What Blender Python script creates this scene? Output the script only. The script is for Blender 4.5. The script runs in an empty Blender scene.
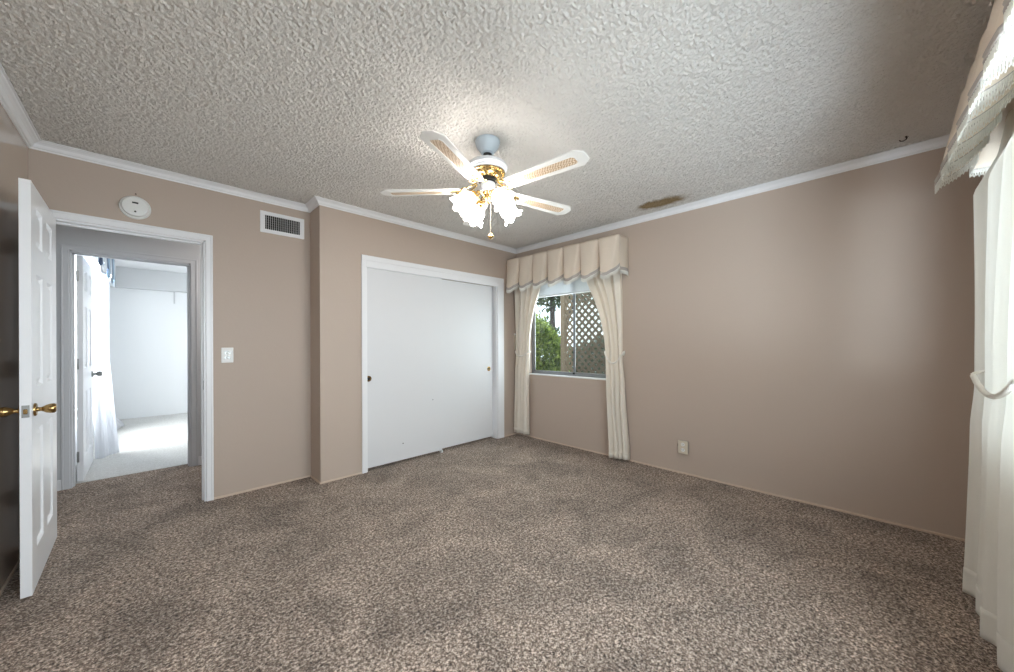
import bpy, bmesh, math, random
from mathutils import Vector, Matrix, noise
S = bpy.context.scene
COL = S.collection
random.seed(7)
PI = math.pi
R = math.radians

# ------------------------------------------------------------------ camera
FPX, YAW, HY, CAMZ, ROLL = 361.15, 44.677, 343.86, 1.1847, -0.00408
cam = bpy.data.cameras.new('camera')
camo = bpy.data.objects.new('camera', cam)
COL.objects.link(camo)
cam.sensor_fit = 'HORIZONTAL'
cam.sensor_width = 36.0
cam.lens = FPX / 1014 * 36.0
cam.shift_y = (HY - 336) / 1014
cam.clip_start = 0.02
cam.clip_end = 200
camo.matrix_world = Matrix.Translation((0, 0, CAMZ)) @ Matrix.Rotation(-R(YAW), 4, 'Z') @ Matrix.Rotation(PI / 2, 4, 'X') @ Matrix.Rotation(ROLL, 4, 'Z')
S.camera = camo

# ------------------------------------------------------------------ colour management
S.view_settings.view_transform = 'Standard'
S.view_settings.look = 'None'
S.view_settings.gamma = 1
S.view_settings.use_curve_mapping = False
S.view_settings.exposure = 0.2
S.cycles.use_denoising = True
S.cycles.max_bounces = 10
S.cycles.diffuse_bounces = 6
S.cycles.transparent_max_bounces = 12
S.cycles.caustics_reflective = False
S.cycles.caustics_refractive = False
S.cycles.sample_clamp_indirect = 6

# ------------------------------------------------------------------ sky
W = bpy.data.worlds.new('sky')
S.world = W
W.use_nodes = True
bg = W.node_tree.nodes['Background']
bg.inputs[0].default_value = (0.80, 0.90, 1.0, 1)
bg.inputs[1].default_value = 3.0

# room planes
XB, YA, YD, XC, YE, ZC = 3.437, 3.298, 3.554, -0.515, -0.45, 2.42
XR = 1.028          # the return where the closet wall steps forward
ZW = 2.37           # underside of the crown
WE0, WE1, WZ0, WZ1 = -0.38, 2.52, 0.80, 1.98      # window in the near wall
WB0, WB1 = 1.80, 3.08                            # window in the right wall
YF, YF2 = 4.68, 4.79                             # far wall of the hallway

# ------------------------------------------------------------------ daylight at the windows, plus added fill lamps
def area_lamp(name, loc, rot, sx, sy, power, col, spread=PI):
    l = bpy.data.lights.new(name, 'AREA')
    l.shape = 'RECTANGLE'
    l.size, l.size_y = sx, sy
    l.energy = power
    l.color = col
    l.spread = spread
    o = bpy.data.objects.new(name, l)
    o.location = loc
    o.rotation_euler = rot
    COL.objects.link(o)
    return o
area_lamp('daylight_near_window', ((WE0 + WE1) / 2, YE - 0.35, 1.45), (R(-90), 0, 0), 2.4, 1.25, 84, (0.86, 0.94, 1.0)).rotation_euler = (R(90), 0, 0)
pl = area_lamp('fill_ceiling_right', (-2.9, YE - 1.5, 0.05), (0, 0, 0), 2.6, 1.3, 480, (0.78, 0.90, 1.0))  # added fill outside the near window, lifts the ceiling and right wall
gl = area_lamp('fill_ceiling_spot', (0.05, YE - 0.5, 0.25), (0, 0, 0), 0.9, 0.5, 16, (0.76, 0.88, 1.0), R(75))  # added narrow fill aimed at the right of the ceiling, no real source
gl.rotation_euler = Vector((0.72, 0.38, 0.58)).to_track_quat('-Z', 'Y').to_euler()
pl.rotation_euler = Vector((1.0, 0.36, 0.5)).to_track_quat('-Z', 'Y').to_euler()
area_lamp('hall_fill', (1.0, 4.15, 2.36), (0, 0, 0), 0.3, 0.3, 10, (1.0, 0.97, 0.93))  # added unseen lamp to brighten the hallway walls
area_lamp('daylight_far_bedroom', (-0.85, 6.3, 1.5), (0, R(-90), 0), 1.4, 1.9, 124, (1.0, 0.99, 0.97))
area_lamp('daylight_side_window', (XB + 0.3, (WB0 + WB1) / 2, 1.4), (0, R(90), 0), 1.0, 1.2, 30, (0.88, 0.95, 1.0))

# ------------------------------------------------------------------ materials
def nodes(name):
    m = bpy.data.materials.new(name)
    m.use_nodes = True
    nt = m.node_tree
    return m, nt, nt.nodes['Principled BSDF']
def srgb(r, g, b):
    f = lambda c: (c / 255 / 12.92) if c / 255 <= 0.04045 else ((c / 255 + 0.055) / 1.055) ** 2.4
    return (f(r), f(g), f(b), 1)
def N(nt, t, **k):
    n = nt.nodes.new(t)
    for a, b in k.items():
        setattr(n, a, b)
    return n
def coords(nt, scale=(1, 1, 1)):
    t = N(nt, 'ShaderNodeNewGeometry')
    mp = N(nt, 'ShaderNodeMapping')
    mp.inputs['Scale'].default_value = scale
    nt.links.new(t.outputs['Position'], mp.inputs['Vector'])
    return mp.outputs[0]
def plain(name, col, rough=0.5, metal=0.0, spec=0.5, bump=0, bscale=60, vary=0.0, vscale=3, stretch=(1, 1, 1)):
    m, nt, p = nodes(name)
    p.inputs['Base Color'].default_value = col
    p.inputs['Roughness'].default_value = rough
    p.inputs['Metallic'].default_value = metal
    p.inputs['Specular IOR Level'].default_value = spec
    v = coords(nt, stretch)
    if vary:
        n = N(nt, 'ShaderNodeTexNoise')
        n.inputs['Scale'].default_value = vscale
        n.inputs['Detail'].default_value = 3
        nt.links.new(v, n.inputs['Vector'])
        r = N(nt, 'ShaderNodeMix', data_type='RGBA')
        r.inputs[6].default_value = tuple(c * (1 - vary) for c in col[:3]) + (1,)
        r.inputs[7].default_value = tuple(min(1, c * (1 + vary)) for c in col[:3]) + (1,)
        nt.links.new(n.outputs['Fac'], r.inputs[0])
        nt.links.new(r.outputs[2], p.inputs['Base Color'])
    if bump:
        n = N(nt, 'ShaderNodeTexNoise')
        n.inputs['Scale'].default_value = bscale
        n.inputs['Detail'].default_value = 2
        nt.links.new(v, n.inputs['Vector'])
        b = N(nt, 'ShaderNodeBump')
        b.inputs['Strength'].default_value = bump
        b.inputs['Distance'].default_value = 0.004
        nt.links.new(n.outputs['Fac'], b.inputs['Height'])
        nt.links.new(b.outputs[0], p.inputs['Normal'])
    return m

TAUPE = srgb(183, 167, 154)
M = {}
M['paint'] = plain('taupe_wall_paint', TAUPE, 0.6, bump=0.12, bscale=45, vary=0.02, vscale=1.2)
M['paint_gloss'] = plain('taupe_satin_paint', TAUPE, 0.14, spec=0.6, bump=0.03, bscale=12, vary=0.02)
M['hall'] = plain('pale_grey_hall_paint', srgb(205, 206, 208), 0.6, bump=0.1, bscale=50)
M['white'] = plain('white_semigloss', srgb(232, 232, 234), 0.33, bump=0.03, bscale=25)
M['doorwhite'] = plain('white_door_paint', srgb(236, 237, 240), 0.28, bump=0.04, bscale=18, stretch=(1, 1, .15))
M['closetwhite'] = plain('white_sliding_door_paint', srgb(217, 217, 219), 0.5, bump=0.03, bscale=12)
M['roomwhite'] = plain('white_room_paint', srgb(238, 240, 242), 0.6, bump=0.05)
M['roomgrey'] = plain('pale_header_paint', srgb(206, 208, 210), 0.6, bump=0.05)
M['trim_shaded'] = plain('white_trim_shaded', srgb(206, 207, 210), 0.4, bump=0.03)  # same white trim, greyed in colour to stand for the hallway shade
M['base'] = plain('beige_caulk_strip', srgb(205, 186, 168), 0.5, bump=0.05)
M['brass'] = plain('polished_brass', srgb(214, 186, 130), 0.2, 1.0, bump=0.05, bscale=40)
M['brass_old'] = plain('antique_brass', srgb(176, 146, 98), 0.24, 1.0, bump=0.05, bscale=40)
M['steel'] = plain('brushed_steel', srgb(150, 150, 148), 0.35, 1.0, bump=0.1, bscale=120)
M['alu'] = plain('mill_aluminium', srgb(140, 142, 144), 0.45, 0.7, bump=0.05)
M['dark'] = plain('dark_void', srgb(14, 14, 18), 0.8, bump=0.05)
M['black'] = plain('black_plastic', srgb(24, 24, 24), 0.4, bump=0.02)
M['plastic'] = plain('white_plastic', srgb(226, 226, 224), 0.35, bump=0.02)
M['ivory'] = plain('ivory_plastic', srgb(206, 196, 178), 0.4, bump=0.02)
M['fanwhite'] = plain('fan_white_enamel', srgb(225, 228, 232), 0.3, bump=0.02)
M['fangrey'] = plain('fan_canopy_enamel', srgb(190, 202, 212), 0.25, bump=0.02)
M['blade'] = plain('fan_blade_white', srgb(232, 230, 226), 0.4, bump=0.03, bscale=30)
M['bladeedge'] = plain('fan_blade_edge', srgb(120, 120, 122), 0.4, bump=0.03)
M['blind'] = plain('white_blind_slats', srgb(215, 218, 222), 0.5, bump=0.02)
M['board'] = plain('pale_pine_board', srgb(190, 170, 140), 0.6, vary=0.1, vscale=8, stretch=(1, .1, 1))
M['slot'] = plain('socket_slot', srgb(60, 56, 52), 0.6, bump=0.02)
M['rust'] = plain('rusty_iron', srgb(60, 46, 36), 0.6, 0.5, bump=0.3, bscale=200)

def cloth(name, col, trans=0.25, weave=420, rough=0.8, tcol=None):
    m, nt, p = nodes(name)
    v = coords(nt)
    w = N(nt, 'ShaderNodeTexNoise')
    w.inputs['Scale'].default_value = weave
    nt.links.new(v, w.inputs['Vector'])
    r = N(nt, 'ShaderNodeMix', data_type='RGBA')
    r.inputs[6].default_value = tuple(c * 0.93 for c in col[:3]) + (1,)
    r.inputs[7].default_value = tuple(min(1, c * 1.05) for c in col[:3]) + (1,)
    nt.links.new(w.outputs['Fac'], r.inputs[0])
    nt.links.new(r.outputs[2], p.inputs['Base Color'])
    p.inputs['Roughness'].default_value = rough
    p.inputs['Specular IOR Level'].default_value = 0.2
    b = N(nt, 'ShaderNodeBump')
    b.inputs['Strength'].default_value = 0.15
    b.inputs['Distance'].default_value = 0.002
    nt.links.new(w.outputs['Fac'], b.inputs['Height'])
    nt.links.new(b.outputs[0], p.inputs['Normal'])
    if trans:
        t = N(nt, 'ShaderNodeBsdfTranslucent')
        t.inputs[0].default_value = tcol or col
        mx = N(nt, 'ShaderNodeMixShader')
        mx.inputs[0].default_value = trans
        nt.links.new(p.outputs[0], mx.inputs[1])
        nt.links.new(t.outputs[0], mx.inputs[2])
        nt.links.new(mx.outputs[0], nt.nodes['Material Output'].inputs[0])
    return m
M['cream'] = cloth('cream_curtain_cloth', srgb(244, 241, 233), 0.33, tcol=(0.86, 0.87, 0.86, 1))
M['creamval'] = cloth('cream_valance_cloth', srgb(232, 218, 202), 0.15)
M['gimp'] = cloth('grey_taupe_braid', srgb(180, 172, 166), 0.0, 900)
M['fringe'] = cloth('white_loop_fringe', srgb(240, 238, 232), 0.35, 900)
M['rope'] = cloth('cream_tieback_cord', srgb(236, 232, 224), 0.0, 900)
M['creamthick'] = cloth('cream_lined_cloth', srgb(238, 230, 218), 0.18)
M['sheer'] = cloth('white_sheer_cloth', srgb(246, 247, 250), 0.5)

def stripes():
    m, nt, p = nodes('blue_striped_valance_cloth')
    g = N(nt, 'ShaderNodeNewGeometry')
    s = N(nt, 'ShaderNodeSeparateXYZ')
    nt.links.new(g.outputs['Position'], s.inputs[0])
    a = N(nt, 'ShaderNodeMath', operation='MULTIPLY')
    a.inputs[1].default_value = 1.25
    nt.links.new(s.outputs['Y'], a.inputs[0])
    f = N(nt, 'ShaderNodeMath', operation='FRACT')
    nt.links.new(a.outputs[0], f.inputs[0])
    c = N(nt, 'ShaderNodeValToRGB')
    c.color_ramp.interpolation = 'CONSTANT'
    el = c.color_ramp.elements
    el[0].position, el[0].color = 0, srgb(228, 232, 236)
    el[1].position, el[1].color = 0.22, srgb(140, 152, 165)
    for q, k in ((0.42, srgb(58, 78, 108)), (0.58, srgb(150, 178, 200)), (0.78, srgb(215, 222, 228)), (0.9, srgb(120, 130, 138))):
        e = el.new(q)
        e.color = k
    nt.links.new(f.outputs[0], c.inputs[0])
    nt.links.new(c.outputs[0], p.inputs['Base Color'])
    p.inputs['Roughness'].default_value = 0.85
    return m
M['stripes'] = stripes()

def carpet(name, cols, big=0.32, tuft=185):
    m, nt, p = nodes(name)
    v = coords(nt)
    n1 = N(nt, 'ShaderNodeTexVoronoi')
    n1.inputs['Scale'].default_value = tuft
    sp = N(nt, 'ShaderNodeSeparateColor')
    nz = N(nt, 'ShaderNodeTexNoise')
    nz.inputs['Scale'].default_value = tuft * 0.38
    nz.inputs['Detail'].default_value = 3
    nz.inputs['Roughness'].default_value = 0.7
    for q in (n1, nz):
        nt.links.new(v, q.inputs['Vector'])
    nt.links.new(n1.outputs['Color'], sp.inputs[0])
    st = N(nt, 'ShaderNodeMapRange')
    st.inputs['From Min'].default_value = 0.32
    st.inputs['From Max'].default_value = 0.68
    nt.links.new(nz.outputs['Fac'], st.inputs['Value'])
    av_ = N(nt, 'ShaderNodeMix')
    av_.inputs[0].default_value = 0.55
    nt.links.new(sp.outputs[0], av_.inputs[2])
    nt.links.new(st.outputs[0], av_.inputs[3])
    r = N(nt, 'ShaderNodeValToRGB')
    el = r.color_ramp.elements
    el[0].position, el[0].color = 0.12, cols[0]
    el[1].position, el[1].color = 0.85, cols[2]
    e = el.new(0.5)
    e.color = cols[1]
    nt.links.new(av_.outputs[0], r.inputs[0])
    # worn and brushed patches of the pile
    n2 = N(nt, 'ShaderNodeTexNoise')
    n2.inputs['Scale'].default_value = 2.6
    n2.inputs['Detail'].default_value = 5
    n2.inputs['Roughness'].default_value = 0.62
    n2.inputs['Distortion'].default_value = 1.0
    nt.links.new(v, n2.inputs['Vector'])
    mr = N(nt, 'ShaderNodeMapRange')
    mr.inputs['From Min'].default_value = 0.3
    mr.inputs['From Max'].default_value = 0.7
    mr.inputs['To Min'].default_value = 1 - big
    mr.inputs['To Max'].default_value = 1 + big
    nt.links.new(n2.outputs['Fac'], mr.inputs['Value'])
    mx = N(nt, 'ShaderNodeVectorMath', operation='SCALE')
    nt.links.new(r.outputs[0], mx.inputs[0])
    nt.links.new(mr.outputs[0], mx.inputs['Scale'])
    nt.links.new(mx.outputs[0], p.inputs['Base Color'])
    p.inputs['Roughness'].default_value = 0.95
    p.inputs['Specular IOR Level'].default_value = 0.1
    p.inputs['Sheen Weight'].default_value = 0.15
    b = N(nt, 'ShaderNodeBump')
    b.inputs['Strength'].default_value = 0.9
    b.inputs['Distance'].default_value = 0.012
    nt.links.new(av_.outputs[0], b.inputs['Height'])
    nt.links.new(b.outputs[0], p.inputs['Normal'])
    return m
M['carpet'] = carpet('brown_flecked_carpet', (srgb(46, 34, 27), srgb(144, 125, 111), srgb(230, 214, 199)))
M['carpet_white'] = carpet('off_white_carpet', (srgb(214, 212, 208), srgb(230, 229, 226), srgb(242, 242, 240)), 0.03)

def popcorn():
    m, nt, p = nodes('popcorn_ceiling')
    v = coords(nt)
    p.inputs['Roughness'].default_value = 0.95
    p.inputs['Specular IOR Level'].default_value = 0.1
    n = N(nt, 'ShaderNodeTexNoise')
    n.inputs['Scale'].default_value = 160
    n.inputs['Detail'].default_value = 4
    n.inputs['Roughness'].default_value = 0.6
    nt.links.new(v, n.inputs['Vector'])
    b = N(nt, 'ShaderNodeBump')
    b.inputs['Strength'].default_value = 1.0
    b.inputs['Distance'].default_value = 0.006
    nt.links.new(n.outputs['Fac'], b.inputs['Height'])
    nt.links.new(b.outputs[0], p.inputs['Normal'])
    # brown water stain beside the right wall
    off = N(nt, 'ShaderNodeVectorMath', operation='SUBTRACT')
    off.inputs[1].default_value = (3.205, 1.31, ZC)
    g = N(nt, 'ShaderNodeNewGeometry')
    nt.links.new(g.outputs['Position'], off.inputs[0])
    sc = N(nt, 'ShaderNodeVectorMath', operation='MULTIPLY')
    sc.inputs[1].default_value = (1 / 0.10, 1 / 0.22, 0)
    nt.links.new(off.outputs[0], sc.inputs[0])
    ln = N(nt, 'ShaderNodeVectorMath', operation='LENGTH')
    nt.links.new(sc.outputs[0], ln.inputs[0])
    n2 = N(nt, 'ShaderNodeTexNoise')
    n2.inputs['Scale'].default_value = 9
    n2.inputs['Detail'].default_value = 4
    nt.links.new(v, n2.inputs['Vector'])
    ad = N(nt, 'ShaderNodeMath', operation='MULTIPLY_ADD')
    ad.inputs[1].default_value = 1.1
    nt.links.new(n2.outputs['Fac'], ad.inputs[0])
    nt.links.new(ln.outputs['Value'], ad.inputs[2])
    rr = N(nt, 'ShaderNodeValToRGB')
    el = rr.color_ramp.elements
    el[0].position, el[0].color = 0.0, srgb(160, 140, 112)
    el[1].position, el[1].color = 0.85, srgb(217, 213, 208)
    e = el.new(0.60)
    e.color = srgb(142, 122, 92)
    md = N(nt, 'ShaderNodeMath', operation='DIVIDE')
    md.inputs[1].default_value = 2.0
    nt.links.new(ad.outputs[0], md.inputs[0])
    nt.links.new(md.outputs[0], rr.inputs[0])
    nt.links.new(rr.outputs[0], p.inputs['Base Color'])
    return m
M['popcorn'] = popcorn()
M['ceilwhite'] = plain('plain_white_ceiling', srgb(225, 226, 228), 0.9, bump=0.3, bscale=80)

def cane():
    m, nt, p = nodes('woven_cane')
    tc = N(nt, 'ShaderNodeTexCoord')
    ck = N(nt, 'ShaderNodeTexChecker')
    ck.inputs['Scale'].default_value = 110
    ck.inputs['Color1'].default_value = srgb(226, 206, 180)
    ck.inputs['Color2'].default_value = srgb(176, 146, 116)
    nt.links.new(tc.outputs['Object'], ck.inputs['Vector'])
    nt.links.new(ck.outputs['Color'], p.inputs['Base Color'])
    p.inputs['Roughness'].default_value = 0.6
    return m
M['cane'] = cane()

def glow(name, col, strength):
    m, nt, p = nodes(name)
    p.inputs['Base Color'].default_value = (0.9, 0.9, 0.9, 1)
    p.inputs['Emission Color'].default_value = col
    p.inputs['Emission Strength'].default_value = strength
    p.inputs['Roughness'].default_value = 0.3
    return m
M['shade'] = glow('lit_frosted_glass', (1.0, 0.945, 0.88, 1), 22.0)
M['bulb'] = glow('lit_bulb', (1.0, 0.945, 0.88, 1), 225.0)

def pane(name, tint, refl=0.5):
    m, nt, p = nodes(name)
    nt.nodes.remove(p)
    t = N(nt, 'ShaderNodeBsdfTransparent')
    t.inputs[0].default_value = tint
    g = N(nt, 'ShaderNodeBsdfGlossy')
    g.inputs['Roughness'].default_value = 0.02
    lw = N(nt, 'ShaderNodeLayerWeight')
    pw = N(nt, 'ShaderNodeMath', operation='POWER')
    pw.inputs[1].default_value = 5
    f = N(nt, 'ShaderNodeMath', operation='MULTIPLY_ADD')
    f.inputs[1].default_value = 0.8
    f.inputs[2].default_value = 0.03
    nt.links.new(lw.outputs['Facing'], pw.inputs[0])
    nt.links.new(pw.outputs[0], f.inputs[0])
    mx = N(nt, 'ShaderNodeMixShader')
    nt.links.new(f.outputs[0], mx.inputs[0])
    nt.links.new(t.outputs[0], mx.inputs[1])
    nt.links.new(g.outputs[0], mx.inputs[2])
    nt.links.new(mx.outputs[0], nt.nodes['Material Output'].inputs[0])
    return m
M['glass'] = pane('window_glass', (0.95, 0.97, 0.97, 1))
M['glass_tint'] = pane('tinted_window_glass', (0.88, 0.91, 0.90, 1))
M['screen'] = pane('fine_insect_screen', (0.78, 0.78, 0.76, 1))

def leafmat(name, c0, c1):
    m, nt, p = nodes(name)
    v = coords(nt)
    n = N(nt, 'ShaderNodeTexNoise')
    n.inputs['Scale'].default_value = 14
    nt.links.new(v, n.inputs['Vector'])
    r = N(nt, 'ShaderNodeValToRGB')
    r.color_ramp.elements[0].position, r.color_ramp.elements[0].color = 0.35, c0
    r.color_ramp.elements[1].position, r.color_ramp.elements[1].color = 0.65, c1
    nt.links.new(n.outputs['Fac'], r.inputs[0])
    nt.links.new(r.outputs[0], p.inputs['Base Color'])
    p.inputs['Roughness'].default_value = 0.5
    t = N(nt, 'ShaderNodeBsdfTranslucent')
    nt.links.new(r.outputs[0], t.inputs[0])
    mx = N(nt, 'ShaderNodeMixShader')
    mx.inputs[0].default_value = 0.35
    nt.links.new(p.outputs[0], mx.inputs[1])
    nt.links.new(t.outputs[0], mx.inputs[2])
    nt.links.new(mx.outputs[0], nt.nodes['Material Output'].inputs[0])
    return m
M['leaf'] = leafmat('bright_green_leaves', srgb(70, 100, 44), srgb(184, 200, 104))
M['leafdark'] = leafmat('dark_green_leaves', srgb(60, 80, 56), srgb(112, 130, 92))
M['bark'] = plain('grey_brown_bark', srgb(92, 84, 80), 0.9, bump=0.8, bscale=20, vary=0.2, vscale=12)
M['lattice'] = plain('weathered_lattice_wood', srgb(150, 134, 112), 0.85, bump=0.3, bscale=40, vary=0.15, vscale=6)
M['soil'] = plain('dry_garden_soil', srgb(120, 108, 90), 0.95, bump=0.8, bscale=14, vary=0.2, vscale=2)

# ------------------------------------------------------------------ mesh helpers
def BM():
    return bmesh.new()
def box(bm, x0, x1, y0, y1, z0, z1, bev=0.0):
    r = bmesh.ops.create_cube(bm, size=1.0)
    vs = r['verts']
    for v in vs:
        v.co = Vector(((x0 + x1) / 2 + v.co.x * (x1 - x0), (y0 + y1) / 2 + v.co.y * (y1 - y0), (z0 + z1) / 2 + v.co.z * (z1 - z0)))
    if bev:
        es = list({e for v in vs for e in v.link_edges})
        bmesh.ops.bevel(bm, geom=es, offset=bev, segments=2, affect='EDGES', profile=0.5)
    return bm
def frame_from(axis):
    a = Vector(axis).normalized()
    t = Vector((0, 0, 1)) if abs(a.z) < 0.9 else Vector((1, 0, 0))
    u = a.cross(t).normalized()
    return a, u, a.cross(u)
def lathe(bm, prof, origin=(0, 0, 0), axis=(0, 0, 1), seg=32, ruffle=None):
    """prof: list of (radius, height along axis)"""
    a, u, w = frame_from(axis)
    o = Vector(origin)
    rings = []
    for i, (r, h) in enumerate(prof):
        ring = []
        for k in range(seg):
            t = 2 * PI * k / seg
            rr, hh = r, h
            if ruffle:
                dr, dh = ruffle(i / (len(prof) - 1), t)
                rr += dr
                hh += dh
            ring.append(bm.verts.new(o + a * hh + (u * math.cos(t) + w * math.sin(t)) * max(rr, 1e-4)))
        rings.append(ring)
    for i in range(len(rings) - 1):
        for k in range(seg):
            bm.faces.new((rings[i][k], rings[i][(k + 1) % seg], rings[i + 1][(k + 1) % seg], rings[i + 1][k]))
    for ring, flip in ((rings[0], True), (rings[-1], False)):
        if ruffle is None:
            bm.faces.new(ring[::-1] if flip else ring)
    return bm
def tube(bm, pts, r, seg=10, cap=True):
    pts = [Vector(p) for p in pts]
    rings = []
    prev = None
    for i, p in enumerate(pts):
        d = (pts[min(i + 1, len(pts) - 1)] - pts[max(i - 1, 0)])
        if d.length < 1e-9:
            d = Vector((0, 0, 1))
        d.normalize()
        if prev is None:
            _, u, w = frame_from(d)
        else:
            u = (prev - d * prev.dot(d)).normalized()
            w = d.cross(u)
        prev = u
        rr = r[i] if isinstance(r, (list, tuple)) else r
        rings.append([bm.verts.new(p + (u * math.cos(2 * PI * k / seg) + w * math.sin(2 * PI * k / seg)) * rr) for k in range(seg)])
    for i in range(len(rings) - 1):
        for k in range(seg):
            bm.faces.new((rings[i][k], rings[i][(k + 1) % seg], rings[i + 1][(k + 1) % seg], rings[i + 1][k]))
    if cap:
        bm.faces.new(rings[0][::-1])
        bm.faces.new(rings[-1])
    return bm
def prism(bm, poly, z0, z1, fn):
    """extrude 2D poly (a,b) from c=z0 to c=z1; fn(a,b,c)->Vector"""
    A = [bm.verts.new(fn(a, b, z0)) for a, b in poly]
    B = [bm.verts.new(fn(a, b, z1)) for a, b in poly]
    n = len(poly)
    bm.faces.new(A[::-1])
    bm.faces.new(B)
    for i in range(n):
        bm.faces.new((A[i], A[(i + 1) % n], B[(i + 1) % n], B[i]))
    return bm
def sheet(bm, grid):
    V = [[bm.verts.new(p) for p in row] for row in grid]
    for i in range(len(V) - 1):
        for j in range(len(V[0]) - 1):
            bm.faces.new((V[i][j], V[i][j + 1], V[i + 1][j + 1], V[i + 1][j]))
    return bm

class Root:
    def __init__(self, o, loc):
        self.o, self.loc = o, Vector(loc)
def props(o, label=None, cat=None, group=None, kind=None):
    if label: o['label'] = label
    if cat: o['category'] = cat
    if group: o['group'] = group
    if kind: o['kind'] = kind
    return o
def link(name, bm, mat, smooth=False, solid=0, bevel=0, subsurf=0):
    bmesh.ops.recalc_face_normals(bm, faces=bm.faces[:])
    me = bpy.data.meshes.new(name)
    bm.to_mesh(me)
    bm.free()
    for q in (mat if isinstance(mat, list) else [mat]):
        me.materials.append(q)
    if smooth:
        for f in me.polygons:
            f.use_smooth = True
        try:
            me.set_sharp_from_angle(angle=R(40))
        except Exception:
            pass
    o = bpy.data.objects.new(name, me)
    COL.objects.link(o)
    if solid:
        s = o.modifiers.new('thickness', 'SOLIDIFY')
        s.thickness = solid
        s.offset = 0
    if bevel:
        b = o.modifiers.new('rounded_edges', 'BEVEL')
        b.width = bevel
        b.segments = 2
        b.limit_method = 'ANGLE'
    if subsurf:
        b = o.modifiers.new('smooth', 'SUBSURF')
        b.levels = b.render_levels = subsurf
    return o
def solo(name, bm, mat, label=None, cat=None, group=None, kind=None, **k):
    """one top-level mesh, origin moved to its base"""
    xs = [v.co for v in bm.verts]
    lo = Vector((min(v.x for v in xs), min(v.y for v in xs), min(v.z for v in xs)))
    hi = Vector((max(v.x for v in xs), max(v.y for v in xs), max(v.z for v in xs)))
    c = Vector(((lo.x + hi.x) / 2, (lo.y + hi.y) / 2, lo.z))
    bmesh.ops.translate(bm, verts=bm.verts[:], vec=-c)
    o = link(name, bm, mat, **k)
    o.location = c
    props(o, label, cat, group, kind)
    return Root(o, c)
def thing(name, loc, label, cat, group=None, kind=None):
    o = bpy.data.objects.new(name, None)
    o.empty_display_size = 0.1
    COL.objects.link(o)
    o.location = loc
    props(o, label, cat, group, kind)
    return Root(o, loc)
def part(name, bm, mat, root, parent=None, label=None, **k):
    """a child in the root's frame; parent = a part for a sub-part"""
    bmesh.ops.translate(bm, verts=bm.verts[:], vec=-root.loc)
    o = link(name, bm, mat, **k)
    o.parent = parent if parent is not None else root.o
    if label: o['label'] = label
    return o

# ------------------------------------------------------------------ room shell
T = 0.11
solo('floor', box(box(BM(), XC - T, XB + T, YE - T, YD, -0.1, 0), -1.3, 1.6, YD, YF2 + 0.01, -0.1, 0), M['carpet'],
     'brown flecked cut pile carpet covering the bedroom and hallway', 'floor', kind='structure')
solo('floor', box(BM(), -0.62, 3.0, YF2 + 0.01, 8.6, -0.1, 0.004), M['carpet_white'],
     'off white carpet in the bright bedroom across the hallway', 'floor', kind='structure')
bm = box(BM(), XC - T, XB + T, YE - T, YD + T, ZC + 0.012, ZC + 0.1)
CN = 0.0052                                  # sprayed popcorn: a fine relief hanging a few millimetres from the slab
nx, ny = int((XB - XC) / CN), int((YD - YE) / CN)
pv = []
for i in range(ny + 1):
    y = YE + (YD - YE) * i / ny
    row = []
    for j in range(nx + 1):
        x = XC + (XB - XC) * j / nx
        h = noise.noise((x * 82, y * 82, 0.3)) * 0.65 + noise.noise((x * 140, y * 140, 5.1)) * 0.5
        row.append(bm.verts.new((x, y, ZC + 0.004 - 0.0115 * max(-0.35, h))))
    pv.append(row)
for i in range(ny):
    for j in range(nx):
        bm.faces.new((pv[i][j], pv[i][j + 1], pv[i + 1][j + 1], pv[i + 1][j]))
solo('ceiling', bm, M['popcorn'],
     'textured popcorn ceiling with a brown stain near the right wall', 'ceiling', kind='structure', smooth=True)
solo('ceiling', box(BM(), -1.3, 3.0, YD + T, 8.6, ZC, ZC + 0.1), M['ceilwhite'],
     'plain pale ceiling above the hallway and far bedroom', 'ceiling', kind='structure')

solo('wall_left', box(BM(), XC - T, XC, YE - T, YD + T, 0, ZC), M['paint_gloss'],
     'satin taupe wall behind the open panel door', 'wall', kind='structure')
DX0, DX1, DZ = -0.445, 0.302, 1.975         # bedroom doorway
bm = BM()
box(bm, XC, DX0, YD, YD + T, 0, ZC)
box(bm, DX1, XR + 0.04, YD, YD + T, 0, ZC)
box(bm, DX0, DX1, YD, YD + T, DZ, ZC)
solo('wall_door', bm, M['paint'], 'taupe wall around the bedroom doorway', 'wall', kind='structure')
CX0, CX1, CZ = 1.424, 3.09, 1.905           # closet opening
bm = BM()
box(bm, XR, CX0, YA, YA + 0.10, 0, ZC)
box(bm, CX1, XB, YA, YA + 0.10, 0, ZC)
box(bm, CX0, CX1, YA, YA + 0.10, CZ, ZC)
box(bm, XR, XR + 0.09, YA + 0.10, YD, 0, ZC)     # the return
box(bm, XR, XB, YA + 0.62, YA + 0.70, 0, ZC)     # closet back
solo('wall_closet', bm, M['paint'], 'taupe wall around the closet opening', 'wall', kind='structure')
bm = BM()
box(bm, XB, XB + T, YE - T, WB0, 0, ZC)
box(bm, XB, XB + T, WB1, YA + 0.70, 0, ZC)
box(bm, XB, XB + T, WB0, WB1, 0, WZ0)
box(bm, XB, XB + T, WB0, WB1, WZ1, ZC)
solo('wall_right', bm, M['paint'], 'long taupe wall with the garden window', 'wall', kind='structure')
bm = BM()
box(bm, XC, WE0, YE - T, YE, 0, ZC)
box(bm, WE1, XB, YE - T, YE, 0, ZC)
box(bm, WE0, WE1, YE - T, YE, 0, WZ0)
box(bm, WE0, WE1, YE - T, YE, WZ1, ZC)
solo('wall_front', bm, M['paint'], 'taupe wall holding the near window', 'wall', kind='structure')

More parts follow.
